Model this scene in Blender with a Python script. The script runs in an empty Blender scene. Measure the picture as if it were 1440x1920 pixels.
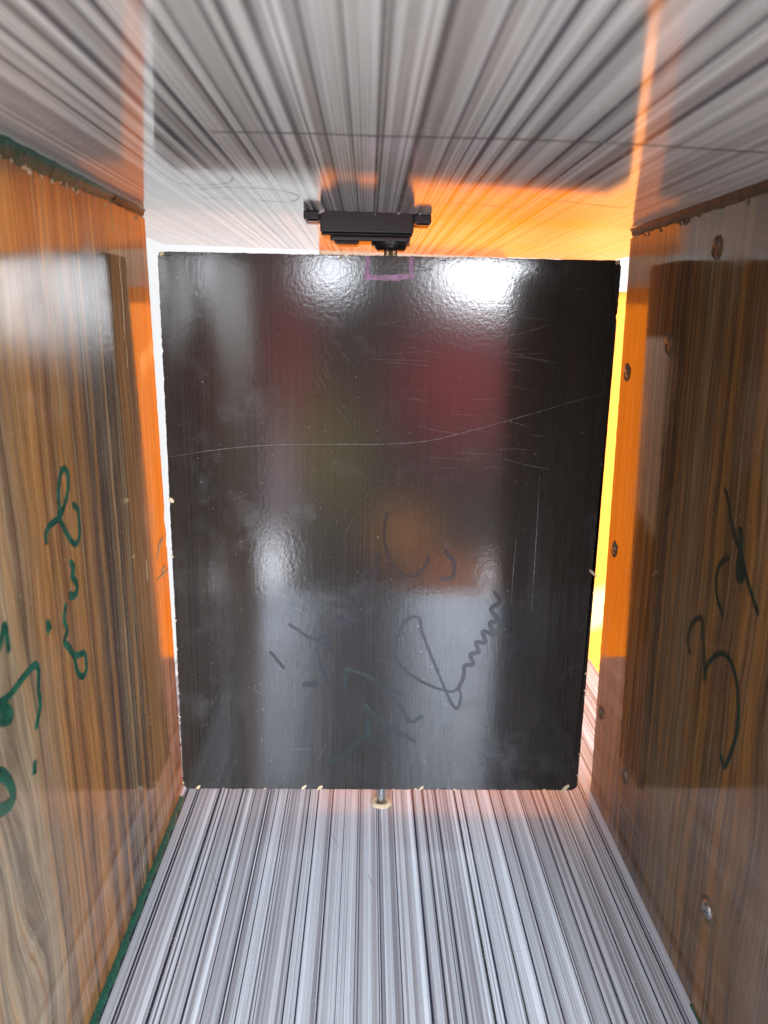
import bpy, bmesh, math, random
from mathutils import Vector, noise
random.seed(7)
sc = bpy.context.scene
C = sc.collection

# ------------------------------------------------------------------ camera pose and measured sizes (metres)
F, PITCH, YAW, ROLL = 1461.09, -0.23787, 0.02335, 0.018
fw = Vector((math.sin(YAW)*math.cos(PITCH), math.cos(YAW)*math.cos(PITCH), math.sin(PITCH)))
r0 = Vector((math.cos(YAW), -math.sin(YAW), 0)); u0 = r0.cross(fw)
RT = r0*math.cos(ROLL) + u0*math.sin(ROLL); UP = -r0*math.sin(ROLL) + u0*math.cos(ROLL)

PY = 0.335                                   # front face of the flap
PX0, PX1, PZ0, PZ1 = -0.08634, 0.10411, -0.21947, 0.02674
PT = 0.030
XLT, XLB, XRT, XRB = -0.09745, -0.09273, 0.1150, 0.11929
WYL, WYR = 0.3592, 0.3604
ZCL, ZCR, ZFL, ZFR = 0.0454, 0.04174, -0.23579, -0.23659
def lerp(a, b, t): return a + (b-a)*t
def zc(x): return lerp(ZCL, ZCR, (x-XLT)/(XRT-XLT))
def zf(x): return lerp(ZFL, ZFR, (x-XLB)/(XRB-XLB))
def xl(z): return lerp(XLB, XLT, (z-ZFL)/(ZCL-ZFL))
def xr(z): return lerp(XRB, XRT, (z-ZFR)/(ZCR-ZFR))
def ray(x, y): return fw + RT*((x-720)/F) + UP*((960-y)/F)
def hit(x, y, p, n):                          # where the marks measured in the photo sit on a real plane
    d = ray(x, y); return d*(p.dot(n)/d.dot(n))
def on_y(x, y, Y): return hit(x, y, Vector((0, Y, 0)), Vector((0, 1, 0)))
CN = Vector((-(ZCR-ZCL)/(XRT-XLT), 0, 1)).normalized(); CP = Vector((XLT, 0, ZCL))
FN = Vector((-(ZFR-ZFL)/(XRB-XLB), 0, 1)).normalized(); FP = Vector((XLB, 0, ZFL))
LN = Vector((1, 0, -(XLT-XLB)/(ZCL-ZFL))).normalized(); LP = Vector((XLB, 0, ZFL))
RN = Vector((-1, 0, (XRT-XRB)/(ZCR-ZFR))).normalized(); RP = Vector((XRB, 0, ZFR))

# ------------------------------------------------------------------ helpers
def link(o, parent=None):
    C.objects.link(o)
    if parent: o.parent = parent
    return o
def empty(name, loc, label=None, cat=None):
    o = bpy.data.objects.new(name, None); o.location = loc; o.empty_display_size = .02; link(o)
    if label: o['label'] = label
    if cat: o['category'] = cat
    return o
def build(name, bm, mats, parent=None, label=None, smooth=False):
    me = bpy.data.meshes.new(name)
    if parent is not None:
        w = parent; off = Vector()
        while w: off += w.location; w = w.parent
        bmesh.ops.translate(bm, verts=bm.verts, vec=-off)
    bm.normal_update(); bm.to_mesh(me); bm.free()
    for m in (mats if isinstance(mats, (list, tuple)) else [mats]): me.materials.append(m)
    if smooth:
        for p in me.polygons: p.use_smooth = True
    o = link(bpy.data.objects.new(name, me), parent)
    if label: o['label'] = label
    return o
def hexa(bm, v, mi=0):
    """v: 8 corners, bottom ring then top ring"""
    vs = [bm.verts.new(p) for p in v]
    fs = []
    for f in ((3,2,1,0),(4,5,6,7),(0,1,5,4),(1,2,6,5),(2,3,7,6),(3,0,4,7)):
        fc = bm.faces.new([vs[i] for i in f]); fc.material_index = mi; fs.append(fc)
    return vs, fs
def box(bm, x0, x1, y0, y1, z0, z1, mi=0, bev=0, seg=2):
    vs, fs = hexa(bm, [(x0,y0,z0),(x1,y0,z0),(x1,y1,z0),(x0,y1,z0),(x0,y0,z1),(x1,y0,z1),(x1,y1,z1),(x0,y1,z1)], mi)
    if bev:
        es = list({e for f in fs for e in f.edges})
        r = bmesh.ops.bevel(bm, geom=es, offset=bev, segments=seg, affect='EDGES', profile=.5, material=-1)
        for f in r['faces']: f.material_index = mi
def cyl(bm, c, r, z0, z1, n=32, mi=0, r2=None, teeth=0, ox=0):
    a, b = [], []
    r2 = r if r2 is None else r2
    for k in range(n):
        t = 2*math.pi*k/n
        q = 1-(.07 if teeth and k % 2 else 0)
        a.append(bm.verts.new((c[0]+r*q*math.cos(t), c[1]+r*q*math.sin(t), z0)))
        b.append(bm.verts.new((c[0]+r2*q*math.cos(t), c[1]+r2*q*math.sin(t), z1)))
    for k in range(n):
        f = bm.faces.new((a[k], a[(k+1)%n], b[(k+1)%n], b[k])); f.material_index = mi
    bm.faces.new(a[::-1]).material_index = mi; bm.faces.new(b).material_index = mi
def smooth_line(pts, n=6):
    """Catmull-Rom through points"""
    if len(pts) < 3: return pts
    P = [pts[0]*2-pts[1]] + pts + [pts[-1]*2-pts[-2]]; out = []
    for i in range(1, len(P)-2):
        for k in range(n):
            t = k/n; a, b, c, d = P[i-1], P[i], P[i+1], P[i+2]
            out.append(.5*((2*b)+(c-a)*t+(2*a-5*b+4*c-d)*t*t+(3*b-a-3*c+d)*t**3))
    out.append(P[-2]); return out
def ribbon(bm, pts, nrm, w, lift=.00006, mi=0, taper=False, jit=.12):
    """flat pen stroke lying on a surface with normal nrm"""
    L = None; n = len(pts); h = .00003
    rings = []
    for i, p in enumerate(pts):
        t = (pts[min(i+1, n-1)] - pts[max(i-1, 0)])
        if t.length < 1e-9: t = Vector((0, 0, 1))
        s = t.cross(nrm).normalized()
        ww = w*.5*(1 + jit*noise.noise(p*900))
        if taper: ww *= max(.15, math.sin(math.pi*min(1, max(0, (i+.4)/(n-.2))))**.5)
        rings.append((p+s*ww, p-s*ww))
    up = lambda i: lift + i*3.1e-7
    vs = [(bm.verts.new(a+nrm*up(i)), bm.verts.new(b+nrm*up(i))) for i, (a, b) in enumerate(rings)]
    lo = [(bm.verts.new(a+nrm*(up(i)-h)), bm.verts.new(b+nrm*(up(i)-h))) for i, (a, b) in enumerate(rings)]
    for i in range(n-1):
        for q in ((vs[i][0], vs[i][1], vs[i+1][1], vs[i+1][0]), (lo[i][0], vs[i][0], vs[i+1][0], lo[i+1][0]),
                  (vs[i][1], lo[i][1], lo[i+1][1], vs[i+1][1])):
            bm.faces.new(q).material_index = mi
    for k in ((0,) if (pts[0]-pts[-1]).length < w else (0, -1)):   # round pen ends
        a, b = vs[k]; c = (a.co+b.co)/2; r = (a.co-b.co).length/2
        if r < 1e-7 or taper: continue
        x = (a.co-b.co).normalized(); y = nrm.cross(x)
        ring = [bm.verts.new(c-nrm*(.000004 if k else .000006)+(x*math.cos(q)+y*math.sin(q))*r) for q in [2*math.pi*j/10 for j in range(10)]]
        bm.faces.new(ring).material_index = mi

# ------------------------------------------------------------------ materials
class NT:
    def __init__(s, name):
        s.m = bpy.data.materials.new(name); s.m.use_nodes = True; s.t = s.m.node_tree; s.N = s.t.nodes; s.L = s.t.links
        s.b = s.N['Principled BSDF']; s.out = s.N['Material Output']
        s.oc = s.N.new('ShaderNodeTexCoord').outputs['Object']
    def n(s, typ, **k):
        o = s.N.new(typ)
        for a, v in k.items(): setattr(o, a, v)
        return o
    def put(s, sock, v):
        if hasattr(v, 'is_linked') or hasattr(v, 'links'): s.L.new(v, sock)
        else: sock.default_value = v
    def math(s, op, a, b=0.0, c=0.0, clamp=False):
        o = s.n('ShaderNodeMath', operation=op, use_clamp=clamp)
        s.put(o.inputs[0], a); s.put(o.inputs[1], b); s.put(o.inputs[2], c); return o.outputs[0]
    def scale(s, v, sc3):
        o = s.n('ShaderNodeMapping'); s.put(o.inputs['Vector'], v); o.inputs['Scale'].default_value = sc3; return o.outputs[0]
    def noise(s, v, scale, detail=3, rough=.5, dist=0, dim='3D'):
        o = s.n('ShaderNodeTexNoise', noise_dimensions=dim); s.put(o.inputs['Vector'], v)
        o.inputs['Scale'].default_value = scale; o.inputs['Detail'].default_value = detail
        o.inputs['Roughness'].default_value = rough; o.inputs['Distortion'].default_value = dist
        return o.outputs['Fac']
    def ramp(s, f, stops, interp='LINEAR'):
        o = s.n('ShaderNodeValToRGB'); s.put(o.inputs[0], f); e = o.color_ramp.elements; o.color_ramp.interpolation = interp
        for i, (p, c) in enumerate(stops):
            el = e[i] if i < 2 else e.new(p)
            el.position = p; el.color = tuple(c)+(1,) if len(c) == 3 else c
        return o.outputs[0]
    def fr(s, f, a, b, c=0., d=1.):
        o = s.n('ShaderNodeMapRange', interpolation_type='SMOOTHSTEP'); s.put(o.inputs[0], f)
        for i, v in enumerate((a, b, c, d)): o.inputs[i+1].default_value = v
        return o.outputs[0]
    def mix(s, f, a, b, typ='MIX'):
        o = s.n('ShaderNodeMix', data_type='RGBA', blend_type=typ); s.put(o.inputs[0], f)
        for sock, v in ((o.inputs[6], a), (o.inputs[7], b)):
            s.put(sock, v if not isinstance(v, tuple) else (v+(1,) if len(v) == 3 else v))
        return o.outputs[2]
    def xyz(s, v):
        o = s.n('ShaderNodeSeparateXYZ'); s.put(o.inputs[0], v); return o.outputs
    def vec(s, x, y, z):
        o = s.n('ShaderNodeCombineXYZ')
        for i, v in enumerate((x, y, z)): s.put(o.inputs[i], v)
        return o.outputs[0]
    def bump(s, h, strength, dist):
        o = s.n('ShaderNodeBump'); o.inputs['Strength'].default_value = strength; o.inputs['Distance'].default_value = dist
        s.put(o.inputs['Height'], h); s.L.new(o.outputs[0], s.b.inputs['Normal']); return o
    def fin(s, col, rough=.4, spec=.5, metal=0):
        s.put(s.b.inputs['Base Color'], col if not isinstance(col, tuple) else (col+(1,))[:4])
        s.put(s.b.inputs['Roughness'], rough); s.put(s.b.inputs['Specular IOR Level'], spec)
        s.put(s.b.inputs['Metallic'], metal); return s.m

def simple(name, col, rough=.5, metal=0, nz=900, amt=.35, bump=0, spec=.5):
    t = NT(name); f = t.noise(t.oc, nz, 4, .6)
    lo = tuple(c*(1-amt) for c in col); hi = tuple(min(1, c*(1+amt)) for c in col)
    c = t.ramp(f, [(.3, lo), (.7, hi)])
    if bump: t.bump(t.noise(t.oc, nz*.7, 4, .6), bump, .0006)
    return t.fin(c, rough, spec, metal)

def stripe_mat(name, rough):
    t = NT(name); a = t.n('ShaderNodeAttribute', attribute_name='stripe')
    fine = t.noise(t.scale(t.oc, (2600, 14, 1)), 1, 3, .65)           # hairline print between the bands
    c = t.mix(1, a.outputs['Color'], t.ramp(fine, [(.3, (.80, .80, .81)), (.7, (1.12, 1.12, 1.12))]), 'MULTIPLY')
    dots = t.noise(t.oc, 2300, 2, .7)
    c = t.mix(t.fr(dots, .62, .74, 0, .22), c, (.62, .63, .66))       # halftone grain
    dust = t.noise(t.oc, 60, 5, .6); spk = t.noise(t.oc, 1300, 1, .5)
    dm = t.math('MULTIPLY', t.fr(dust, .5, .68), t.fr(spk, .6, .72))
    c = t.mix(t.math('MULTIPLY', dm, .5), c, (.50, .45, .36))         # sawdust
    sm = t.noise(t.oc, 16, 5, .65)
    r = t.math('ADD', t.fr(sm, .4, .75, rough, rough+.09), t.math('MULTIPLY', dm, .4))
    t.bump(t.noise(t.oc, 420, 3, .5), .06, .0003)
    return t.fin(c, r, .5)

def wood_mat(name, stops, seed, front, k=1., db=.55, lb=.6):
    """zebra-grained laminate: straight lines far in, flame figure towards the mouth"""
    t = NT(name); X, Y, Z = t.xyz(t.oc)
    w1 = t.noise(t.vec(t.math('MULTIPLY', Y, 13), t.math('MULTIPLY', Z, 4.5), seed), 1, 2, .45)
    w2 = t.noise(t.vec(t.math('MULTIPLY', Y, 60), t.math('MULTIPLY', Z, 16), seed+3), 1, 2, .5)
    amp = t.fr(Y, front, front+.085, .080, .003)
    u = t.math('ADD', Y, t.math('MULTIPLY', t.math('SUBTRACT', w1, .5), amp))
    u = t.math('ADD', u, t.math('MULTIPLY', t.math('SUBTRACT', w2, .5), .006))
    base = t.ramp(t.math('MULTIPLY', u, 1/.4), stops)
    band = t.noise(t.vec(t.math('MULTIPLY', u, 210), t.math('MULTIPLY', Z, 1.6), seed+7), 1, 3, .6)
    base = t.mix(t.fr(band, .50, .62, 0, db), base, (.075, .042, .027))
    base = t.mix(t.fr(band, .47, .36, 0, lb), base, (.40*k, .19*k, .060*k))
    thin = t.noise(t.vec(t.math('MULTIPLY', u, 620), t.math('MULTIPLY', Z, 2.5), seed+11), 1, 2, .6)
    base = t.mix(t.fr(thin, .57, .67, 0, .62), base, (.40*k, .28*k, .15*k))
    base = t.mix(t.fr(thin, .40, .30, 0, .30), base, (.050, .030, .020))
    pore = t.noise(t.vec(t.math('MULTIPLY', u, 2600), t.math('MULTIPLY', Z, 40), seed+13), 1, 2, .6)
    base = t.mix(1, base, t.ramp(pore, [(.3, (.66, .65, .64)), (.7, (1.24, 1.23, 1.22))]), 'MULTIPLY')
    fib = t.noise(t.vec(t.math('MULTIPLY', u, 1000), t.math('MULTIPLY', Z, 30), seed+15), 1, 4, .7)
    base = t.mix(1, base, t.ramp(fib, [(.32, (.66, .64, .62)), (.5, (1, 1, 1)), (.68, (1.34, 1.32, 1.28))]), 'MULTIPLY')
    hz = t.noise(t.vec(t.math('MULTIPLY', Y, 26), t.math('MULTIPLY', Z, 12), seed+17), 1, 6, .62)
    base = t.mix(t.fr(hz, .50, .74, 0, .28), base, (.33, .285, .235))    # dusty smears
    spk = t.noise(t.oc, 1500, 1, .5)
    base = t.mix(t.fr(spk, .68, .76, 0, .5), base, (.55, .48, .40))
    r = t.fr(hz, .42, .75, .065, .22)
    r = t.math('ADD', r, t.fr(Y, .19, .12, 0, .30))                    # rubbed dull by handling at the mouth
    t.bump(t.noise(t.oc, 300, 3, .5), .05, .0003)
    return t.fin(base, r, .38)

def panel_mat():
    t = NT('dark_glossy_laminate'); X, Y, Z = t.xyz(t.oc)
    g = t.noise(t.vec(t.math('MULTIPLY', X, 900), 0., t.math('MULTIPLY', Z, 14)), 1, 4, .65)
    g2 = t.noise(t.vec(t.math('MULTIPLY', X, 40), 0., t.math('MULTIPLY', Z, 2)), 1, 3, .5)
    c = t.ramp(g, [(.3, (.009, .0075, .0070)), (.62, (.020, .0155, .0130)), (.8, (.046, .033, .025))])
    c = t.mix(t.fr(g2, .45, .7, 0, .5), c, (.030, .021, .015))
    sm = t.noise(t.oc, 22, 6, .62, .6); sm2 = t.noise(t.oc, 75, 4, .6, .3)
    smear = t.math('MULTIPLY', t.fr(sm, .50, .72), t.fr(sm2, .38, .7))
    c = t.mix(t.math('MULTIPLY', smear, .15), c, (.19, .20, .22))      # finger smears
    spk = t.noise(t.oc, 1250, 1, .5)
    c = t.mix(t.fr(spk, .765, .81, 0, .55), c, (.42, .40, .36))         # dust specks
    t.put(t.b.inputs['IOR'], 1.5)
    t.bump(t.math('ADD', t.noise(t.oc, 640, 2, .55), t.math('MULTIPLY', t.noise(t.oc, 1700, 2, .5), .3)), .034, .0005)
    return t.fin(c, t.fr(smear, 0, 1, .09, .26), .5)

def stops(l): return [(y/.4, c) for y, c in l]
WL = stops([(.195, (0.359, 0.265, 0.165)), (.214, (0.286, 0.159, 0.079)), (.224, (0.421, 0.202, 0.066)), (.236, (0.272, 0.117, 0.050)), (.246, (0.409, 0.189, 0.062)), (.256, (0.248, 0.114, 0.050)),
            (.263, (0.323, 0.153, 0.060)), (.270, (0.112, 0.069, 0.052)), (.288, (0.129, 0.086, 0.062)), (.302, (0.099, 0.061, 0.045)), (.312, (0.260, 0.129, 0.060)), (.330, (0.348, 0.172, 0.072)), (.350, (0.297, 0.135, 0.062))])
WR = stops([(.195, (0.247, 0.157, 0.092)), (.212, (0.206, 0.108, 0.046)), (.225, (0.328, 0.155, 0.041)), (.236, (0.154, 0.084, 0.039)), (.248, (0.282, 0.143, 0.039)), (.258, (0.190, 0.116, 0.059)), (.275, (0.197, 0.124, 0.061)), (.290, (0.144, 0.079, 0.036)),
            (.312, (0.140, 0.070, 0.030)), (.325, (0.246, 0.107, 0.030)), (.340, (0.268, 0.113, 0.029)), (.355, (0.284, 0.119, 0.034))])
M = dict(
    floor=stripe_mat('striped_laminate', .13), ceil=stripe_mat('striped_laminate_gloss', .075),
    woodL=wood_mat('zebra_wood_laminate', WL, 2.3, .165, 1., .6, .8), woodR=wood_mat('zebra_wood_laminate_dark', WR, 9.1, .165, .85, .6, .7),
    panel=panel_mat(),
    core=simple('raw_chipboard', (.34, .235, .14), .85, 0, 1300, .45, .5),
    side=simple('brown_board_edge', (.21, .125, .07), .6, 0, 900, .4, .3),
    torn=simple('torn_dark_laminate', (.16, .10, .06), .8, 0, 1500, .5, .6),
    chip=simple('chipped_edge', (.56, .42, .26), .85, 0, 1500, .35, .6),
    green=simple('green_paint', (.011, .085, .055), .45, 0, 900, .6, .8),
    greenink=simple('green_marker', (.010, .085, .050), .30, 0, 420, .75),
    greenink2=simple('dark_green_marker', (.010, .030, .020), .30, 0, 500, .45),
    gapshade=simple('gap_shade', (.065, .058, .048), .6, 0, 500, .5, .8),  # dark tone for the shade in gaps and screw slots
    ink=simple('dark_ink', (.0085, .0065, .0100), .20, 0, 300, .4, 0, .40),
    pink=simple('pink_marker', (.24, .070, .22), .30, 0, 420, .75),
    pencil=simple('pencil', (.085, .083, .085), .5, 0, 2000, .5),
    scratch=simple('scratch', (.13, .13, .13), .6, 0, 700, .8),
    plastic=simple('black_plastic', (.034, .042, .056), .38, 0, 1600, .25, .12),
    plastic2=simple('black_plastic_lid', (.026, .028, .034), .30, 0, 1600, .2),
    label=simple('motor_label', (.10, .045, .030), .30, 0, 700, .3),
    brass=simple('brass_spline', (.40, .34, .20), .35, 1, 900, .2),
    steel=simple('steel', (.50, .50, .50), .30, 1, 900, .3, .2),
    rust=simple('dull_screw', (.22, .17, .13), .38, .8, 1500, .5, .5),
    plasticine=simple('white_glue', (.72, .70, .66), .5, 0, 900, .2, .4),
    table=simple('brown_table', (.34, .29, .24), .5, 0, 40, .05),
)
def sheet_mat():
    t = NT('orange_translucent_sheet')
    f = t.noise(t.oc, 9, 3, .5)
    c = t.ramp(f, [(.3, (.92, .195, .006)), (.7, (.96, .245, .010))])
    c = t.mix(t.fr(t.xyz(t.oc)[0], .165, .215), c, (.97, .315, .050))   # overexposed yellow of its right half, put into the colour
    sx_, sy_, sz_ = t.xyz(t.oc)
    sl = t.math('ADD', sz_, t.math('MULTIPLY', t.math('SUBTRACT', sx_, .21), -.35))
    band = t.math('MULTIPLY', t.fr(sl, -.302, -.288), t.fr(sl, -.246, -.262))
    c = t.mix(t.math('MULTIPLY', band, t.fr(sx_, .155, .17)), c, (.97, .60, .26))                 # overexposed white strip near its foot, painted into the colour
    tr = t.n('ShaderNodeBsdfTranslucent'); t.L.new(c, tr.inputs['Color'])
    t.fin(c, .35, .4)
    mx = t.n('ShaderNodeMixShader'); mx.inputs[0].default_value = .88
    t.L.new(t.b.outputs[0], mx.inputs[1]); t.L.new(tr.outputs[0], mx.inputs[2]); t.L.new(mx.outputs[0], t.out.inputs['Surface'])
    return t.m
M['sheet'] = sheet_mat()

# ------------------------------------------------------------------ striped boards
LIGHT = [(.53, .55, .58), (.475, .485, .51), (.40, .395, .41), (.365, .355, .37), (.56, .59, .62), (.375, .365, .38), (.285, .275, .29)]
WHITE = (.78, .81, .85); NAVY = (.024, .025, .050); CHAR = (.038, .037, .042)
def stripes(darks, whites, x0, x1, rng, lo=.0003, hi=.0016, pal=LIGHT, dark=CHAR, navy=NAVY, white=WHITE, dk=.55):
    """list of (x0, x1, colour) covering x0..x1; darks / whites are measured spans"""
    fixed = sorted([(a, b, rng.choice([navy, navy, dark])) for a, b in darks] + [(a, b, white) for a, b in whites])
    out = []; x = x0
    def put(a, w, b, c, k=None):
        w = min(w, b-a); k = k or rng.uniform(.94, 1.06)
        if w > 1e-6: out.append((a, a+w, tuple(min(1, q*k) for q in c)))
        return a+w
    def fill(a, b):
        while a < b-1e-6:
            m = rng.random(); s = hi/.0011
            if m < .40:                                   # quiet band with faint hairlines
                base = rng.choice(pal); n = rng.randint(2, 6)
                for _ in range(n):
                    a = put(a, s*rng.uniform(.00015, .0004), b, base)
                    if rng.random() < .6: a = put(a, s*rng.uniform(.00008, .00016), b, base, rng.uniform(1.08, 1.25) if rng.random() < .6 else .82)
            elif m < .72:                                 # cluster of white and dark hairlines
                for _ in range(rng.randint(2, 5)):
                    a = put(a, s*rng.uniform(.00012, .00030), b, white)
                    a = put(a, s*rng.uniform(.00010, .00026), b, rng.choice([pal[-1], pal[-2], pal[2], dark if rng.random() < dk else pal[-1]]))
            elif m < .86: a = put(a, s*rng.uniform(.0004, .0012), b, rng.choice(pal[:3]))
            else: a = put(a, s*rng.uniform(.0003, .0009), b, pal[-1])
    for a, b, c in fixed:
        if a < x-1e-6 or b > x1: continue
        fill(x, a); out.append((a, b, c)); x = b
    fill(x, x1)
    return out
def striped_board(name, plane_z, x0, x1, y0, y1, th, up, spans, mat, parent, label, xshift=None):
    """board whose visible face carries the printed stripes as colours per strip"""
    bm = bmesh.new(); lay = bm.loops.layers.float_color.new('stripe')
    ys = [y0+(y1-y0)*k/4 for k in range(5)]
    def face(vs, col):
        f = bm.faces.new([bm.verts.new(v) for v in vs])
        for l in f.loops: l[lay] = (*col, 1)
        return f
    for a, b, c in spans:
        for k in range(4):
            q = [(a, ys[k], plane_z(a)), (b, ys[k], plane_z(b)), (b, ys[k+1], plane_z(b)), (a, ys[k+1], plane_z(a))]
            if not up: q = q[::-1]
            face(q, c)
    s = -th if up else th
    tan = (.40, .29, .18)
    za, zb = plane_z(x0), plane_z(x1); e = -.0004 if up else .0004
    P = lambda x, y, d: (x, y, plane_z(x)+d)
    hexcol = [[P(x0,y0,s),P(x1,y0,s),P(x1,y1,s),P(x0,y1,s)], [P(x0,y0,0),P(x1,y0,0),P(x1,y0,s),P(x0,y0,s)],
              [P(x0,y1,0),P(x1,y1,0),P(x1,y1,s),P(x0,y1,s)], [P(x0,y0,0),P(x0,y1,0),P(x0,y1,s),P(x0,y0,s)],
              [P(x1,y0,0),P(x1,y1,0),P(x1,y1,s),P(x1,y0,s)]]
    for h in hexcol: face(h, tan)
    bmesh.ops.remove_doubles(bm, verts=bm.verts, dist=1e-7)
    return build(name, bm, mat, parent, label)

box_root = empty('wooden_box', (0.011, 0.0, -0.236), 'open ended box of striped grey and zebra wood boards seen from inside', 'box')
rng = random.Random(21)
sq = lambda a, b: (fx(lerp(a, b, .14)), fx(lerp(a, b, .86)))
fx = lambda px: hit(px, 1720, FP, FN).x
D = [(256,264),(280,285),(286,290),(334,341),(347,349),(356,360),(389,395),(421,424),(451,455),(457,460),(476,479),(499,501),(505,507),
     (551,555),(571,575),(605,609),(636,638),(666,668),(671,673),(708,710),(711.5,714),(746,749),(791,797),(816,821),(840,842),(846,850),
     (891,897),(908,913),(944,948),(975,979),(1002,1006),(1010,1011.5),(1044,1047),(1049,1051),(1076,1080),(1100,1104),(1133,1137),(1164,1168),(1193,1197),(1201,1204)]
W = [(247,254),(320,331),(343,346),(350,354),(408,416),(455.2,457),(780,790),(883,889),(899,902),(904,907),(938,942),(960,973),(1036,1041)]
FS = stripes([sq(a, b) for a, b in D], [sq(a, b) for a, b in W], XLB-.0005, XRB+.0005, rng, .00016, .0008)
rr = random.Random(4)
FS = stripes([], [], -.135, XLB-.0005, rr) + FS + stripes([], [], XRB+.0005, .165, rr)
# a few extra dark bands where the boards run on beyond the side walls
FS = [(a, b, NAVY if (b < XLB-.002 or a > XRB+.002) and rr.random() < .12 else c) for a, b, c in FS]
bottom = striped_board('bottom_board', zf, -.135, .165, .003, .526, .016, True, FS, M['floor'], box_root, 'pale grey floor board with fine navy stripes')
cx = lambda px: hit(px, 180, CP, CN).x
D = [(98,108),(160,170),(203,213),(240,258),(292,300),(320,333),(385,396),(415,420),(462,470),(486,494),(523,536),(592,598),(651,656),(709,714),(722,727),(797,811),(880,886),(932,937),
     (967,981),(1017,1029),(1068,1085),(1172,1186),(1240,1252),(1330,1350)]
W = [(60,80),(140,154),(225,236),(500,520),(560,572),(695,703),(735,742),(765,772),(990,1003),(1040,1052),(1120,1136),(1275,1290),(1390,1410)]
rc = random.Random(33)
CS = stripes([(cx(a), cx(b)) for a, b in D], [(cx(a), cx(b)) for a, b in W], -.13, .155, rc, .0006, .0028, [(.60, .605, .63), (.56, .555, .575), (.52, .505, .52), (.66, .67, .70), (.48, .465, .48)], (.21, .20, .215), (.17, .165, .195), (.86, .87, .90), .15)
top = striped_board('top_board', zc, -.13, .155, .095, .522, .016, False, CS, M['ceil'], box_root, 'glossy striped grey ceiling board with a pencil line')

# pencil marks on the ceiling
def pl(points, plane, nrm, n=6): return smooth_line([hit(x, y, plane, nrm) for x, y in points], n)
bm = bmesh.new(); dn = -CN
ribbon(bm, pl([(398,247),(560,250),(720,255),(900,259),(1100,266),(1300,277),(1480,290)], CP, CN), dn, .0009, jit=.3)
build('pencil_line', bm, M['pencil'], top)
for s in ([(335,344),(390,347),(430,342),(436,333)], [(380,371),(440,373)], [(372,355),(430,351),(520,356),(560,368),(540,379),(470,374)],
          [(800,384),(850,380),(920,386),(980,392)], [(1010,372),(1080,380),(1170,390)]):
    bm = bmesh.new(); ribbon(bm, pl(s, CP, CN), dn, .00022, jit=.3); build('pencil_scribble', bm, M['pencil'], top)
# scratches in the floor laminate
for s in ([(395,1630),(405,1660),(414,1695)], [(620,1560),(636,1590)], [(690,1640),(700,1662)], [(434,1543),(437,1547)]):
    bm = bmesh.new(); ribbon(bm, pl(s, FP, FN), FN, .00025, jit=.5, taper=True); build('scratch', bm, M['scratch'], bottom)

# tan chips broken out of the laminate along the wall tops
def flake(bm, c, nrm, a, b, ang, mi=0, lift=.00025, n=8, seed=0):
    x = nrm.orthogonal().normalized(); y = nrm.cross(x)
    ca, sa = math.cos(ang), math.sin(ang)
    ring = []
    for k in range(n):
        t = 2*math.pi*k/n; q = 1+.35*noise.noise(Vector((k*3.1, seed*1.7, 0)))
        p = (math.cos(t)*a*q, math.sin(t)*b*q)
        ring.append(c+x*(p[0]*ca-p[1]*sa)+y*(p[0]*sa+p[1]*ca))
    top_v = bm.verts.new(c+nrm*lift)
    lo = [bm.verts.new(p-nrm*.0001) for p in ring]; hi = [bm.verts.new(c+(p-c)*.8+nrm*lift*(.6+.5*random.random())) for p in ring]
    for k in range(n):
        bm.faces.new((lo[k], lo[(k+1)%n], hi[(k+1)%n], hi[k])).material_index = mi
        bm.faces.new((hi[k], hi[(k+1)%n], top_v)).material_index = mi
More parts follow.
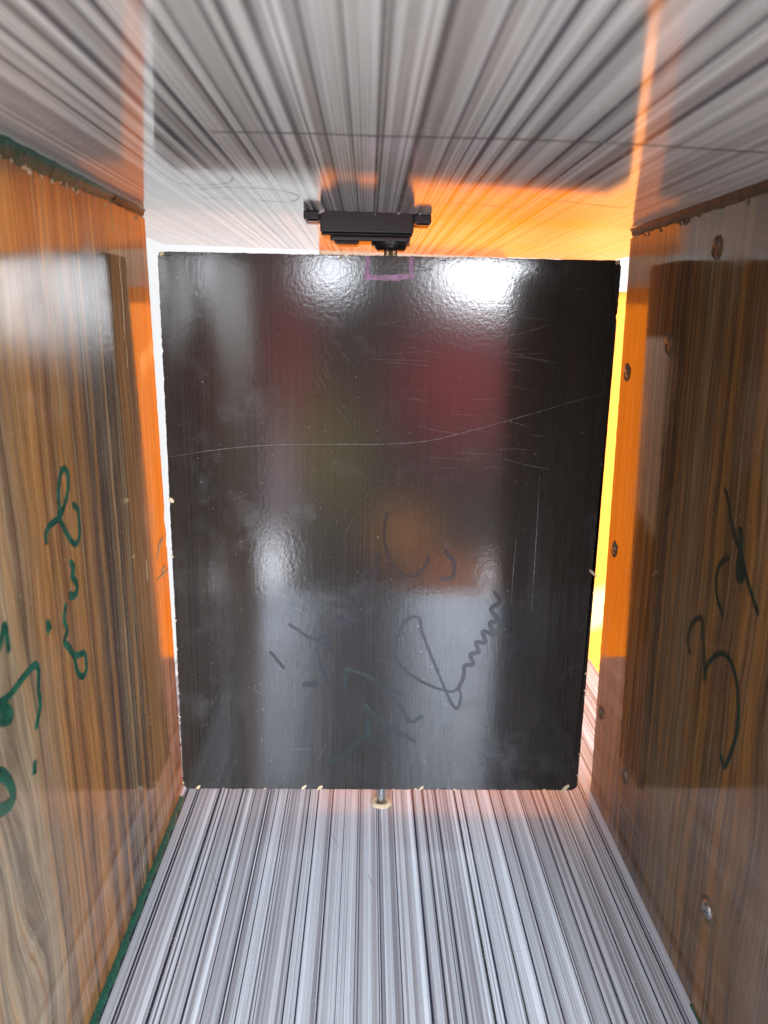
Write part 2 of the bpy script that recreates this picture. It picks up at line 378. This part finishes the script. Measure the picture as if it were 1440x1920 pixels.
# ------------------------------------------------------------------ side boards
def side_board(left):
    xs = xl if left else xr
    zt0, zb0 = (ZCL, ZFL) if left else (ZCR, ZFR)
    yend = WYL if left else WYR
    sg = -1 if left else 1
    bm = bmesh.new()
    y0 = .003; nz, ny = 150, 220
    ztop = zt0-.0032
    def top_at(y): return ztop - .0007*max(0, noise.noise(Vector((y*260, 5*sg, 0))))*2.2 - .0003*noise.noise(Vector((y*1100, 9, 0)))
    def end_at(z):
        e = yend + .00055*noise.noise(Vector((0, 3*sg, z*240))) + .0003*noise.noise(Vector((0, 8, z*1100)))
        if left:
            e -= .0016*math.exp(-((z+.092)/.003)**2) + .0010*math.exp(-((z+.104)/.0016)**2)
        return e
    # laminate face as a fine grid, ragged along the top and the inner end
    grid = []
    for j in range(nz+1):
        v = j/nz; row = []
        for i in range(ny+1):
            u = i/ny
            zz = zb0 + v*(ztop-zb0)
            ye = end_at(zz)
            y = y0+(ye-y0)*u
            z = zb0 + v*(top_at(y)-zb0)
            row.append(bm.verts.new((xs(z), y, z)))
        grid.append(row)
    for j in range(nz):
        for i in range(ny):
            q = [grid[j][i], grid[j][i+1], grid[j+1][i+1], grid[j+1][i]]
            bm.faces.new(q if left else q[::-1]).material_index = 0
    back = []
    for row in grid: back.append([bm.verts.new((v.co.x+sg*.0007, v.co.y, v.co.z)) for v in (row[0], row[-1])])
    tb = [bm.verts.new((v.co.x+sg*.0007, v.co.y, v.co.z)) for v in grid[-1]]
    for j in range(nz): bm.faces.new((grid[j][-1], back[j][1], back[j+1][1], grid[j+1][-1])).material_index = 1
    for i in range(ny): bm.faces.new((grid[-1][i], grid[-1][i+1], tb[i+1], tb[i])).material_index = 1
    # chipboard core behind the laminate
    a, b = .0007, .016
    zt1 = zt0-.0014
    hexa(bm, [(xs(zb0)+sg*a, y0, zb0),(xs(zb0)+sg*b, y0, zb0),(xs(zb0)+sg*b, yend-.0004, zb0),(xs(zb0)+sg*a, yend-.0004, zb0),
              (xs(zt1)+sg*a, y0, zt1),(xs(zt1)+sg*b, y0, zt1),(xs(zt1)+sg*b, yend-.0004, zt1),(xs(zt1)+sg*a, yend-.0004, zt1)], 1)
    hexa(bm, [(xs(zt1)+sg*.004, y0, zt1-.002),(xs(zt1)+sg*b, y0, zt1-.002),(xs(zt1)+sg*b, yend-.001, zt1-.002),(xs(zt1)+sg*.004, yend-.001, zt1-.002),
              (xs(zt1)+sg*.004, y0, zt0-.0001),(xs(zt1)+sg*b, y0, zt0-.0001),(xs(zt1)+sg*b, yend-.001, zt0-.0001),(xs(zt1)+sg*.004, yend-.001, zt0-.0001)], 2)
    rf = random.Random(5+sg)
    for k in range(24 if left else 14):
        y = rf.uniform(.19, .357); z = zt0-(.0042 if left else .0036)-.001*rf.random()
        flake(bm, Vector((xs(z), y, z)), LN if left else RN, rf.uniform(.0003, .0010), rf.uniform(.0003, .0012), rf.uniform(0, 3), 1 if left else 2, .0003, 7, k)
    return build('side_board', bm, [M['woodL' if left else 'woodR'], M['chip'], M['gapshade']], box_root,
                 'warm brown zebra wood side board with green handwriting' if left else 'darker brown zebra wood side board studded with screws')
left = side_board(True); right = side_board(False)

def fillet(name, left, top_edge, y0, y1, w, h, mat, parent, seed, label=None, fade=None):
    """irregular bead of paint or dark gap shade along a joint"""
    bm = bmesh.new(); n = int((y1-y0)/.0007); rows = []
    for k in range(n+1):
        y = lerp(y0, y1, k/n)
        f = 1 if fade is None else max(.12, min(1, (fade-y)/.06))
        a = f*w*(1+.30*noise.noise(Vector((y*160, seed, 1)))+.12*noise.noise(Vector((y*600, seed, 1))))
        b = f*h*(1+.35*noise.noise(Vector((y*190, seed, 4)))+.14*noise.noise(Vector((y*700, seed, 7))))
        row = []
        for s in range(6):
            t = s/5*math.pi/2
            if top_edge:
                z = zc(XLT if left else XRT)-b*(1-math.sin(t))
                x0 = xl(z) if left else xr(z)
                x = x0 + (1 if left else -1)*(a*(1-math.cos(t))+.00015)
                z -= .00012
            else:
                z = (zf(XLB) if left else zf(XRB)) + b*math.sin(t)**1.3 + .0001
                x = (xl(z) if left else xr(z)) + (1 if left else -1)*(a*math.cos(t)+.0001)
            row.append(bm.verts.new((x, y, z+.00008*noise.noise(Vector((y*2500, s, seed))))))
        rows.append(row)
    for k in range(n):
        for s in range(5): bm.faces.new((rows[k][s], rows[k+1][s], rows[k+1][s+1], rows[k][s+1]))
    return build(name, bm, mat, parent, label, True)
fillet('green_seam', True, True, .10, .318, .0026, .0044, M['green'], left, 1.5, fade=.335)
fillet('gap_shade_strip', True, True, .3182, .3575, .0012, .0026, M['gapshade'], left, 2.5)
fillet('gap_shade_strip', False, True, .10, .3585, .0016, .0026, M['gapshade'], right, 3.5)  # dark strips: shade of the gap under the ceiling, put into colour
fillet('green_seam', True, False, .01, .352, .0026, .0008, M['green'], left, 4.5)
fillet('green_seam', False, False, .01, .2285, .0007, .0005, M['green'], right, 5.5)

# crack and splintered spot on the left board
for s, w in (([(206,374),(205,385),(208,400),(211,420),(214,440)], .0006), ([(222,480),(226,520),(230,560),(232,600),(233,640)], .0007), ([(237,655),(239,690)], .0006)):
    bm = bmesh.new(); ribbon(bm, pl(s, LP, LN), LN, w, jit=.8, taper=True); build('crack', bm, M['chip'], left)
for s in ([(306,1003),(300,1022),(293,1052)], [(300,1010),(296,1040)], [(315,1066),(305,1077),(296,1086)], [(310,1060),(302,1072)], [(273,1048),(275,1070),(276,1090)]):
    bm = bmesh.new(); ribbon(bm, pl(s, LP, LN), LN, .0011, .00015, 0, True, .8); build('splinter', bm, M['chip'], left)

def pen(name, strokes, plane, nrm, w, mat, parent, sx=1, ox=0, oy=0, lift=.00006):
    bm = bmesh.new()
    for k, s in enumerate(strokes):
        ww = w
        if isinstance(s, tuple): ww, s = s
        ribbon(bm, pl([(ox+x*sx, oy+y*sx) for x, y in s], plane, nrm), nrm, ww, lift+.000012*k)
    return build(name, bm, mat, parent)
k5 = 400/1038
pen('handwriting', [
    [(224,508),(222,472),(240,430),(285,392),(306,350),(327,270),(332,200),(318,156),(298,165),(285,230),(284,300),(290,350),(286,385),(300,420),(325,470),(350,510),(372,515),(386,470),(383,400),(376,350),(358,330)],
    (.0028, [(345,612),(358,640),(350,672),(370,710),(372,750),(355,774),(343,768)]),
    [(318,820),(312,890),(326,940),(312,990),(330,1022),(365,1062),(408,1050),(418,1090),(420,1130),(400,1165),(375,1140),(365,1095),(350,1045),(325,1005)],
    (.0034, [(232,912),(242,945)]),
    [(-30,1080),(0,1000),(20,912),(30,960),(40,1030)],
    [(-60,1330),(0,1290),(50,1250),(110,1170),(165,1110),(185,1130),(185,1230),(194,1300),(176,1405)],
    (.0036, [(-10,1310),(36,1330),(48,1365),(10,1376)]),
    (.0028, [(168,1592),(165,1640)]),
    (.0036, [(-20,1630),(30,1660),(62,1730),(50,1780),(0,1815),(-60,1800)])],
    LP, LN, .0023, M['greenink'], left, k5, 0, 820)
k6, k7 = 380/1105, 400/1011
def c6(l): return [(1060+x*k6, 520+y*k6) for x, y in l]
def c7(l): return [(1040+x*k7, 1160+y*k7) for x, y in l]
pen('handwriting', [
    c6([(870,1160),(890,1220),(905,1320),(930,1430),(960,1500),(990,1640),(1020,1740),(1050,1830)]),
    (.0028, c6([(955,1380),(960,1460),(945,1560),(944,1640),(965,1640),(968,1560),(955,1480)])),
    c6([(888,1530),(845,1565),(825,1650),(830,1750),(858,1840)]),
    c7([(640,160),(632,100),(650,30),(684,-4),(706,20),(700,60),(708,120),(710,200),(712,290),(716,250),(732,208),(780,166),(825,186),(858,270),(872,400),(868,520),(842,620),(806,700),(790,655),(786,640)])],
    RP, RN, .0019, M['greenink2'], right)

# screws driven into the right board
def screw(px, py, r, mat, label, tilt=0):
    c = hit(px, py, RP, RN); bm = bmesh.new()
    def P(a, b, h): return c+Vector((0, 1, 0))*a+Vector((0, 0, 1))*b+RN*h
    n = 20; rings = []
    for rad, h in ((r*1.5, .00012), (r*1.25, .00050), (r*1.05, .0001), (r*.98, .0005), (r*.8, .0009), (r*.3, .0008)):
        rings.append([bm.verts.new(P(math.cos(2*math.pi*k/n)*rad*(1+(.22*noise.noise(Vector((k*1.7, px, rad*900))) if rad > r*1.1 else 0)),
                                     math.sin(2*math.pi*k/n)*rad*(1+(.35*noise.noise(Vector((k*1.3, py, rad*900))) if rad > r*1.1 else 0)), h+(math.sin(2*math.pi*k/n)*tilt if rad < r*1.1 else 0))) for k in range(n)])
    for i in range(len(rings)-1):
        for k in range(n):
            f = bm.faces.new((rings[i][k], rings[i][(k+1)%n], rings[i+1][(k+1)%n], rings[i+1][k])[::-1]); f.material_index = 0 if i < 2 else 1
    bm.faces.new(rings[-1]).material_index = 1
    bmesh.ops.recalc_face_normals(bm, faces=bm.faces)
    # cross slot
    for ang in (.5, .5+math.pi/2):
        d = (math.cos(ang), math.sin(ang)); e = (-d[1], d[0]); w = r*.13; l = r*.62
        q = [P(d[0]*l*s+e[0]*w*t, d[1]*l*s+e[1]*w*t, .00094+(.00001 if ang > 1 else 0)) for s, t in ((1,1),(-1,1),(-1,-1),(1,-1))]
        bm.faces.new([bm.verts.new(p) for p in q]).material_index = 2
    return build('screw', bm, [M['torn'] if mat == 'steel' else M['torn'], M[mat], M['gapshade']], right, label)
for px, py, r, m, l in ((1345,465,.0027,'rust','screw in a ragged hole near the top edge'), (1255,645,.0028,'rust',None), (1176,698,.0027,'rust',None), (1152,1030,.0025,'rust',None),
                        (1127,1335,.0024,'rust',None), (1172,1452,.0030,'rust',None), (1327,1707,.0032,'steel','shiny bare steel screw low on the board')):
    screw(px, py, r, m, l, .0005)

# ------------------------------------------------------------------ the flap
flap = empty('flap_panel', ((PX0+PX1)/2, PY+PT/2, PZ0), 'glossy near black rectangular flap board with scratches and faint ink writing', 'panel')
N_ = Vector((0, -1, 0)); PP = Vector((0, PY, 0))
bm = bmesh.new()
# laminate skin with ragged outline
def outline():
    pts = []
    def seg(a, b, n, s, horiz):
        for k in range(n):
            t = k/n; x, z = lerp(a[0], b[0], t), lerp(a[1], b[1], t)
            j = .00022*noise.noise(Vector((x*500, z*500, s)))+.00018*noise.noise(Vector((x*1700, z*1700, s)))
            d = noise.noise(Vector((x*120, z*120, s+5)))
            bite = max(0, noise.noise(Vector((x*340, z*340, s+9)))-.30)*.0022*(1 if (s in (1, 2)) else .35)
            j -= bite
            pts.append((x, z+j*(1 if s == 3 else -1)) if horiz else (x+j*(1 if s == 2 else -1), z))
    r = .0016
    seg((PX0+r, PZ0), (PX1-r, PZ0), 260, 1, True); seg((PX1, PZ0+r), (PX1, PZ1-r), 300, 2, False)
    seg((PX1-r, PZ1), (PX0+r, PZ1), 260, 3, True); seg((PX0, PZ1-r), (PX0, PZ0+r), 300, 4, False)
    return pts
ol = outline()
fv = [bm.verts.new((x, PY, z)) for x, z in ol]; bv = [bm.verts.new((x, PY+.0008, z)) for x, z in ol]
f = bm.faces.new(fv); f.material_index = 0
for k in range(len(fv)): bm.faces.new((fv[k], bv[k], bv[(k+1) % len(fv)], fv[(k+1) % len(fv)])).material_index = 1
bmesh.ops.triangulate(bm, faces=[f])
bmesh.ops.recalc_face_normals(bm, faces=bm.faces)
box(bm, PX0+.00015, PX1-.00015, PY+.0008, PY+PT, PZ0+.0001, PZ1-.0001, 3, .0006, 2)
rs = random.Random(12)
# chips along the edges
for k in range(26):
    e = rs.random()
    if e < .5: c = Vector((rs.uniform(PX0, PX1), PY, PZ0+rs.uniform(-.0002, .0003)))
    elif e < .85: c = Vector((PX1-rs.uniform(-.0001, .0003), PY, PZ0+abs(rs.gauss(0, .09))))
    else: c = Vector((PX0+rs.uniform(-.0002, .0002), PY, rs.uniform(PZ0, PZ0+.13)))
    if c.z > PZ1-.002: continue
    flake(bm, c, N_, rs.uniform(.0003, .0010), rs.uniform(.0002, .0007), rs.choice([0, 1.57]), 1, .00008, 7, k)
for px, py, a, b in ((640,481,.0014,.0006),(660,480,.0010,.0005),(321,938,.0011,.0016),(1112,1075,.0007,.0026),(372,1476,.0016,.0007),(570,1476,.0018,.0008),(600,1477,.0020,.0008),(790,1478,.0016,.0007),(1060,1478,.0030,.0010),(303,476,.0012,.0007),(1158,492,.0014,.0007)):
    p = on_y(px, py, PY); flake(bm, p, N_, a, b, 0, 1, .0001, 9, px)
# scratches
def S(pts, w, mi=2, n=8): ribbon(bm, pl(pts, PP, Vector((0,1,0)), n), N_, w, .00003, mi, True, .6)
S([(318,857),(400,844),(500,835),(610,833),(720,833),(800,827),(850,816),(930,795),(1000,775),(1080,752),(1144,735)], .00022)
S([(1012,890),(1006,1000),(1001,1080),(996,1150)], .00018); S([(968,1010),(962,1080),(958,1140)], .00014)
S([(870,1124),(905,1130),(930,1140)], .0003)
for k in range(44):
    x, y = rs.uniform(745, 1010), rs.uniform(590, 700) if k < 28 else rs.uniform(700, 880)
    l = rs.uniform(25, 130); a = rs.gauss(.08, .12)
    S([(x-l*.5, y-l*.5*a), (x, y+rs.uniform(-3, 3)), (x+l*.5, y+l*.5*a)], rs.uniform(.00005, .00013))
for k in range(20):
    x, y = rs.uniform(330, 1080), rs.uniform(520, 1440); l = rs.uniform(8, 50); a = rs.uniform(-1.2, 2.2)
    S([(x, y), (x+l*.5*math.cos(a)+1, y+l*.5*math.sin(a)), (x+l*math.cos(a), y+l*math.sin(a))], rs.uniform(.00005, .00009))
for k in range(8):
    x, y = rs.uniform(590, 640), rs.uniform(640, 760); l = rs.uniform(20, 60); a = rs.gauss(1.0, .12)
    S([(x, y), (x+l*.5*math.cos(a)+1, y+l*.5*math.sin(a)), (x+l*math.cos(a), y+l*math.sin(a))], rs.uniform(.00006, .00010))
build('board', bm, [M['panel'], M['chip'], M['scratch'], M['side']], flap)

k8 = 740/1440
YN = Vector((0, 1, 0))
def penp(name, strokes, w, mat, sx=1, ox=0, oy=0):
    bm = bmesh.new()
    for k, s in enumerate(strokes):
        ww = w
        if isinstance(s, tuple): ww, s = s
        ribbon(bm, pl([(ox+x*sx, oy+y*sx) for x, y in s], PP, YN), N_, ww, .00004+.000008*k)
    return build(name, bm, mat, flap)
penp('handwriting', [
    [(200,605),(260,645),(310,668),(352,692)], [(305,662),(328,645),(350,675),(335,702)], (.0012, [(300,690),(315,760),(340,820),(365,855)]),
    [(680,625),(675,585),(640,580),(605,620),(588,690),(600,750),(660,800),(730,835),(790,850),(815,840),(825,870),(810,912),(785,880),(750,800),(705,690),(680,625)],
    (.0020, [(815,842),(835,795),(840,755),(870,750),(860,715),(890,705),(880,670),(915,670),(905,630),(945,640),(930,600),(962,590),(935,550),(968,520),(950,490)]),
    [(555,200),(545,290),(570,370),(620,430),(680,415),(710,360)], (.0020, [(528,350),(512,420),(500,480)]), [(490,480),(465,460),(470,420),(495,410),(510,440),(490,480)],
    (.0020, [(770,340),(800,380),(795,430),(760,440)]), (.0014, [(1060,655),(1010,705),(960,755)]), (.0013, [(130,705),(155,735),(180,765)]), (.0026, [(255,825),(295,820)]),
    (.0026, [(370,600),(420,590),(440,550)])], .0014, M['ink'], k8, 440, 860)
penp('signature', [
    [(405,765),(480,790),(560,840),(612,860)], [(555,850),(600,900),(640,960),(682,940)], (.0020, [(470,895),(540,960),(600,1000),(655,1032)]),
    (.0030, [(348,1105),(400,1080),(450,1030),(490,1000),(480,955)]), (.0020, [(490,1042),(540,1030),(570,990)]), [(408,770),(402,830)]], .0018,
    simple('green_black_ink', (.0065, .0100, .0100), .20, 0, 300, .4, 0, .40), k8, 440, 860)
bm = bmesh.new()
for s, w in (([(690,483),(689,500),(688,519)], .0017), ([(684,519),(730,521),(773,518)], .0022), ([(772,522),(771,500),(772,484)], .0017)):
    ribbon(bm, pl(s, PP, YN), N_, w, .00008+.00001*len(bm.verts)/200, 0, False, .35)
build('pink_marker_box', bm, M['pink'], flap)
bm = bmesh.new()
for s in ([(700,507),(740,500),(772,497),(810,505)], [(735,503),(770,508),(812,506)]): ribbon(bm, pl(s, PP, YN), N_, .00025, .00013, 0)
build('pencil_line', bm, M['pencil'], flap)
# lower pivot pin and the drilled hole's crumbs round it
hx, hy = .0094, PY+.0140
bm = bmesh.new(); cyl(bm, (hx, hy), .0022, zf(hx)-.004, PZ0+.002, 24); build('pivot_pin', bm, M['steel'], flap, smooth=False)
bm = bmesh.new()
n = 40; rings = []
for rad, h in ((.0026, .00025), (.0034, .0015), (.0046, .0014), (.0056, .0001)):
    rings.append([bm.verts.new((hx+rad*(1+.16*noise.noise(Vector((k*.7, rad*300, 2))))*math.cos(2*math.pi*k/n), hy+rad*(1+.16*noise.noise(Vector((k*.7, rad*300, 4))))*math.sin(2*math.pi*k/n), zf(hx)+h*(1+.4*noise.noise(Vector((k*1.1, rad*900, 9)))))) for k in range(n)])
for i in range(3):
    for k in range(n): bm.faces.new((rings[i][k], rings[i+1][k], rings[i+1][(k+1)%n], rings[i][(k+1)%n]))
bmesh.ops.recalc_face_normals(bm, faces=bm.faces)
build('drilled_hole_rim', bm, M['chip'], bottom, smooth=True)

# ------------------------------------------------------------------ servo motor hanging through the ceiling
sx, sy = .0089, PY+.0110
zc0 = zc(0)
servo = empty('servo_motor', (0, sy, zc0), 'small black servo motor fixed under the striped ceiling board', 'motor')
zb1 = on_y(690, 436, PY+.0012).z; zb2 = on_y(690, 452, PY+.003).z; zb3 = on_y(730, 463, PY+.004).z
bx0, bx1 = -.0203, .0179
y0, y1 = PY+.0012, PY+.0208
bm = bmesh.new(); box(bm, bx0, bx1, y0, y1, zb1, zc0+.012, 0, .0006, 2); build('body', bm, M['plastic'], servo)
bm = bmesh.new()
box(bm, bx0+.0004, bx1-.0004, y0+.0004, y1-.0004, zb1-.0012, zb1-.00015, 0, .0004, 1)
box(bm, bx0+.0040, bx1-.0012, y0+.0016, y1-.0016, zb2, zb1-.0011, 0, .0006, 2)
box(bm, bx0+.0058, bx0+.0158, y0+.0040, y1-.0040, zb2-.0009, zb2+.0001, 0, .0003, 1)
lid = build('gear_cover', bm, M['plastic2'], servo)
bm = bmesh.new(); box(bm, bx0+.0066, bx0+.0150, y0+.0037, y1-.0052, zb2-.0013, zb2-.00095); build('label_plate', bm, M['label'], lid)
bm = bmesh.new()
cyl(bm, (sx, sy), .0082, zb2-.0012, zb2+.0004, 40)
cyl(bm, (sx, sy), .0066, zb3-.0002, zb2-.0013, 40, r2=.0070)
cyl(bm, (sx, sy), .0058, zb3-.0010, zb3-.00025, 40, r2=.0064)
build('output_boss', bm, M['plastic2'], servo)
bm = bmesh.new(); cyl(bm, (sx, sy), .0028, PZ1-.006, zb3-.0011, 48, teeth=1); build('spline_shaft', bm, M['brass'], servo)
for s in (-1, 1):
    bm = bmesh.new()
    xa, xb = (bx0-.0068, bx0-.0001) if s < 0 else (bx1+.0001, bx1+.0072)
    ze = zc(xa)-.0002
    mid = (y0+y1)/2
    box(bm, xa, xb, y0+.0006, mid-.0017, ze-.0034, ze, 0, .0005, 2)
    box(bm, xa, xb, mid+.0017, y1-.0006, ze-.0034, ze, 0, .0005, 2)
    box(bm, xb-.0024 if s < 0 else xa, xb if s < 0 else xa+.0024, mid-.0016, mid+.0016, ze-.0030, ze-.0004)
    ear = build('mounting_ear', bm, M['plastic'], servo)
    bm = bmesh.new(); box(bm, xa+.0012, xb-.0006, y0+.0016, y0+.0052, ze-.0040, ze-.0035, 0, .0002, 1)
    build('ear_pad', bm, M['plastic2'], ear)
bm = bmesh.new()
for px, py, a in ((601,397,.0012),(606,396,.0009),(657,396,.0005),(704,402,.0004),(748,400,.0009),(788,401,.0008)):
    p = on_y(px, py, y0); flake(bm, p, N_, a, a*.5, 0, 0, .0003, 7, px)
build('glue_residue', bm, M['plasticine'], servo)

# ------------------------------------------------------------------ behind the box: orange translucent sheet, table
SY = .72
sheet = bmesh.new(); nx, nz = 60, 30
x0, x1, z0, z1 = -.045, .78, -.2515, .031
g = [[], []]
for side in (0, 1):
    for j in range(nz+1):
        row = []
        for i in range(nx+1):
            u, v = i/nx, j/nz; x = lerp(x0, x1, u); q = max(0, min(1, (x-.10)/.08)); z = lerp(-.40, z1, v)
            s_ = max(0, x-.33); xx = x  # unseen return leg, added to block side daylight and throw orange inward
            if s_ > 0:
                th = min(s_/.06, 1.0)*math.pi/2; e_ = max(0, s_-.094)
                th = min(s_/.06, math.pi/2); xx = .33+.06*math.sin(th)
                dy = -.06*(1-math.cos(th))-e_
            else: dy = 0
            y = SY + dy + .006*math.sin(x*23+z*6) + .004*noise.noise(Vector((x*8, z*10, 2))) + side*.0018
            row.append(sheet.verts.new((xx+(side*.0018 if s_ > .06 else 0), y+(0 if s_ <= .06 else -side*.0018), z)))
        g[side].append(row)
for side in (0, 1):
    for j in range(nz):
        for i in range(nx):
            q = (g[side][j][i], g[side][j][i+1], g[side][j+1][i+1], g[side][j+1][i])
            sheet.faces.new(q if side == 0 else q[::-1])
SHEET_T = None
for j in range(nz):
    for i in (0, nx): sheet.faces.new((g[0][j][i], g[0][j+1][i], g[1][j+1][i], g[1][j][i]))
for i in range(nx):
    for j in (0, nz): sheet.faces.new((g[0][j][i], g[0][j][i+1], g[1][j][i+1], g[1][j][i]))
# a single-skinned film transmits once: keep only the front skin and its rim
bmesh.ops.delete(sheet, geom=[f for f in sheet.faces if all(v in {w for r in g[1] for w in r} for v in f.verts)], context='FACES')
so = build('orange_sheet', sheet, M['sheet'], None, None, True)
bm = bmesh.new(); box(bm, -.045, .125, SY+.012, SY+.030, .026, .105, 0, .002, 2)
build('top_rail', bm, M['side'], so)
so['label'] = 'glowing orange translucent sheet standing behind the box at the right gap'; so['category'] = 'sheet'
bm = bmesh.new(); box(bm, -.60, .75, -.045, .538, -.285, -.2528, 0, .003, 2)
tb = build('table', bm, M['table']); tb['kind'] = 'structure'

# ------------------------------------------------------------------ light: bright day around the box, low sun behind the sheet
w = bpy.data.worlds.new('World'); sc.world = w; w.use_nodes = True
class WT(NT):
    def __init__(s, w):
        s.t = w.node_tree; s.N = s.t.nodes; s.L = s.t.links; s.bg = s.N['Background']
        s.oc = s.N.new('ShaderNodeTexCoord').outputs['Generated']
t = WT(w); X, Y, Z = t.xyz(t.oc)
rear = t.math('MAXIMUM', t.math('MULTIPLY', Y, -1), .02)
U = t.math('DIVIDE', X, rear); V = t.math('DIVIDE', Z, rear)
isrear = t.fr(Y, 0, -.25)
def uv(px, py): d = ray(px, py); return d.x/d.y, d.z/d.y
col = t.mix(t.fr(Y, -.40, .10), t.mix(t.fr(Z, -.36, -.58), t.mix(t.fr(Z, .06, .55), (.35, .35, .36), (1.5, 1.62, 1.8)), (2.0, 1.98, 1.92)), t.mix(t.fr(Z, .12, .55), (.64, .65, .66), (.24, .245, .26)))
side = t.fr(X, -.9, .9, .45, 1.55)
col = t.mix(1, col, t.vec(side, side, side), 'MULTIPLY')
def blob(px, py, rx, ry, c, k):
    global col
    a, b = uv(px, py)
    du = t.math('MULTIPLY', t.math('SUBTRACT', U, a), F/rx); dv = t.math('MULTIPLY', t.math('SUBTRACT', V, b), F/ry)
    d2 = t.math('ADD', t.math('MULTIPLY', du, du), t.math('MULTIPLY', dv, dv))
    g = t.math('MULTIPLY', t.math('EXPONENT', t.math('MULTIPLY', d2, -1.0)), isrear)
    col = t.mix(g, col, tuple(q*k for q in c), 'ADD')
blob(915, 505, 70, 46, (1, 1.05, 1.12), 50); blob(622, 508, 36, 30, (1, 1.05, 1.14), 27)
blob(512, 1060, 18, 60, (1, 1.05, 1.15), 17); blob(948, 1090, 22, 35, (1, 1.05, 1.15), 20); blob(525, 900, 30, 110, (.8, .6, .8), 2.2)
def window(u, v, ru, rv, c):
    global col
    du = t.math('DIVIDE', t.math('SUBTRACT', U, u), ru); dv = t.math('DIVIDE', t.math('SUBTRACT', V, v), rv)
    d2 = t.math('ADD', t.math('POWER', t.math('ABSOLUTE', du), 4), t.math('POWER', t.math('ABSOLUTE', dv), 4))
    col = t.mix(t.math('MULTIPLY', t.math('EXPONENT', t.math('MULTIPLY', d2, -1.0)), isrear), col, c, 'ADD')
window(.47, .045, .16, .060, (70, 73, 77))
window(-.125, .50, .05, .26, (25, 28.5, 34))
window(.13, .50, .065, .28, (28, 32, 38))
blob(865, 710, 115, 140, (.95, .03, .06), 1.9); blob(545, 660, 55, 150, (.8, .07, .07), 1.5); blob(610, 850, 90, 130, (.5, .40, .08), 1.5)
blob(850, 1080, 70, 40, (1, .24, .05), 2.8); blob(760, 1000, 60, 60, (.9, .34, .06), 2.3)
t.L.new(col, t.bg.inputs['Color']); t.bg.inputs['Strength'].default_value = 1
sun = bpy.data.lights.new('sun', 'SUN'); sun.energy = 5; sun.angle = math.radians(1); sun.color = (1, .95, .88)
az, el = math.radians(20), math.radians(17)
sd = Vector((math.sin(az)*math.cos(el), math.cos(az)*math.cos(el), math.sin(el)))
s = link(bpy.data.objects.new('sun', sun)); s.rotation_euler = sd.to_track_quat('Z', 'Y').to_euler()

# ------------------------------------------------------------------ camera
cam = bpy.data.cameras.new('camera'); co = link(bpy.data.objects.new('camera', cam))
from mathutils import Matrix
co.matrix_world = Matrix((RT, UP, -fw)).transposed().to_4x4()
cam.sensor_fit = 'VERTICAL'; cam.sensor_height = 36; cam.lens = F/1920*36
cam.clip_start = .005; cam.clip_end = 50
cam.dof.use_dof = True; cam.dof.focus_distance = .345; cam.dof.aperture_fstop = 16
sc.camera = co
sc.view_settings.view_transform = 'Standard'; sc.view_settings.look = 'None'
sc.view_settings.exposure = .9; sc.view_settings.gamma = 1; sc.view_settings.use_curve_mapping = False
sc.cycles.max_bounces = 10; sc.cycles.diffuse_bounces = 5; sc.cycles.glossy_bounces = 6; sc.cycles.transmission_bounces = 4
sc.cycles.use_denoising = True; sc.cycles.sample_clamp_indirect = 8
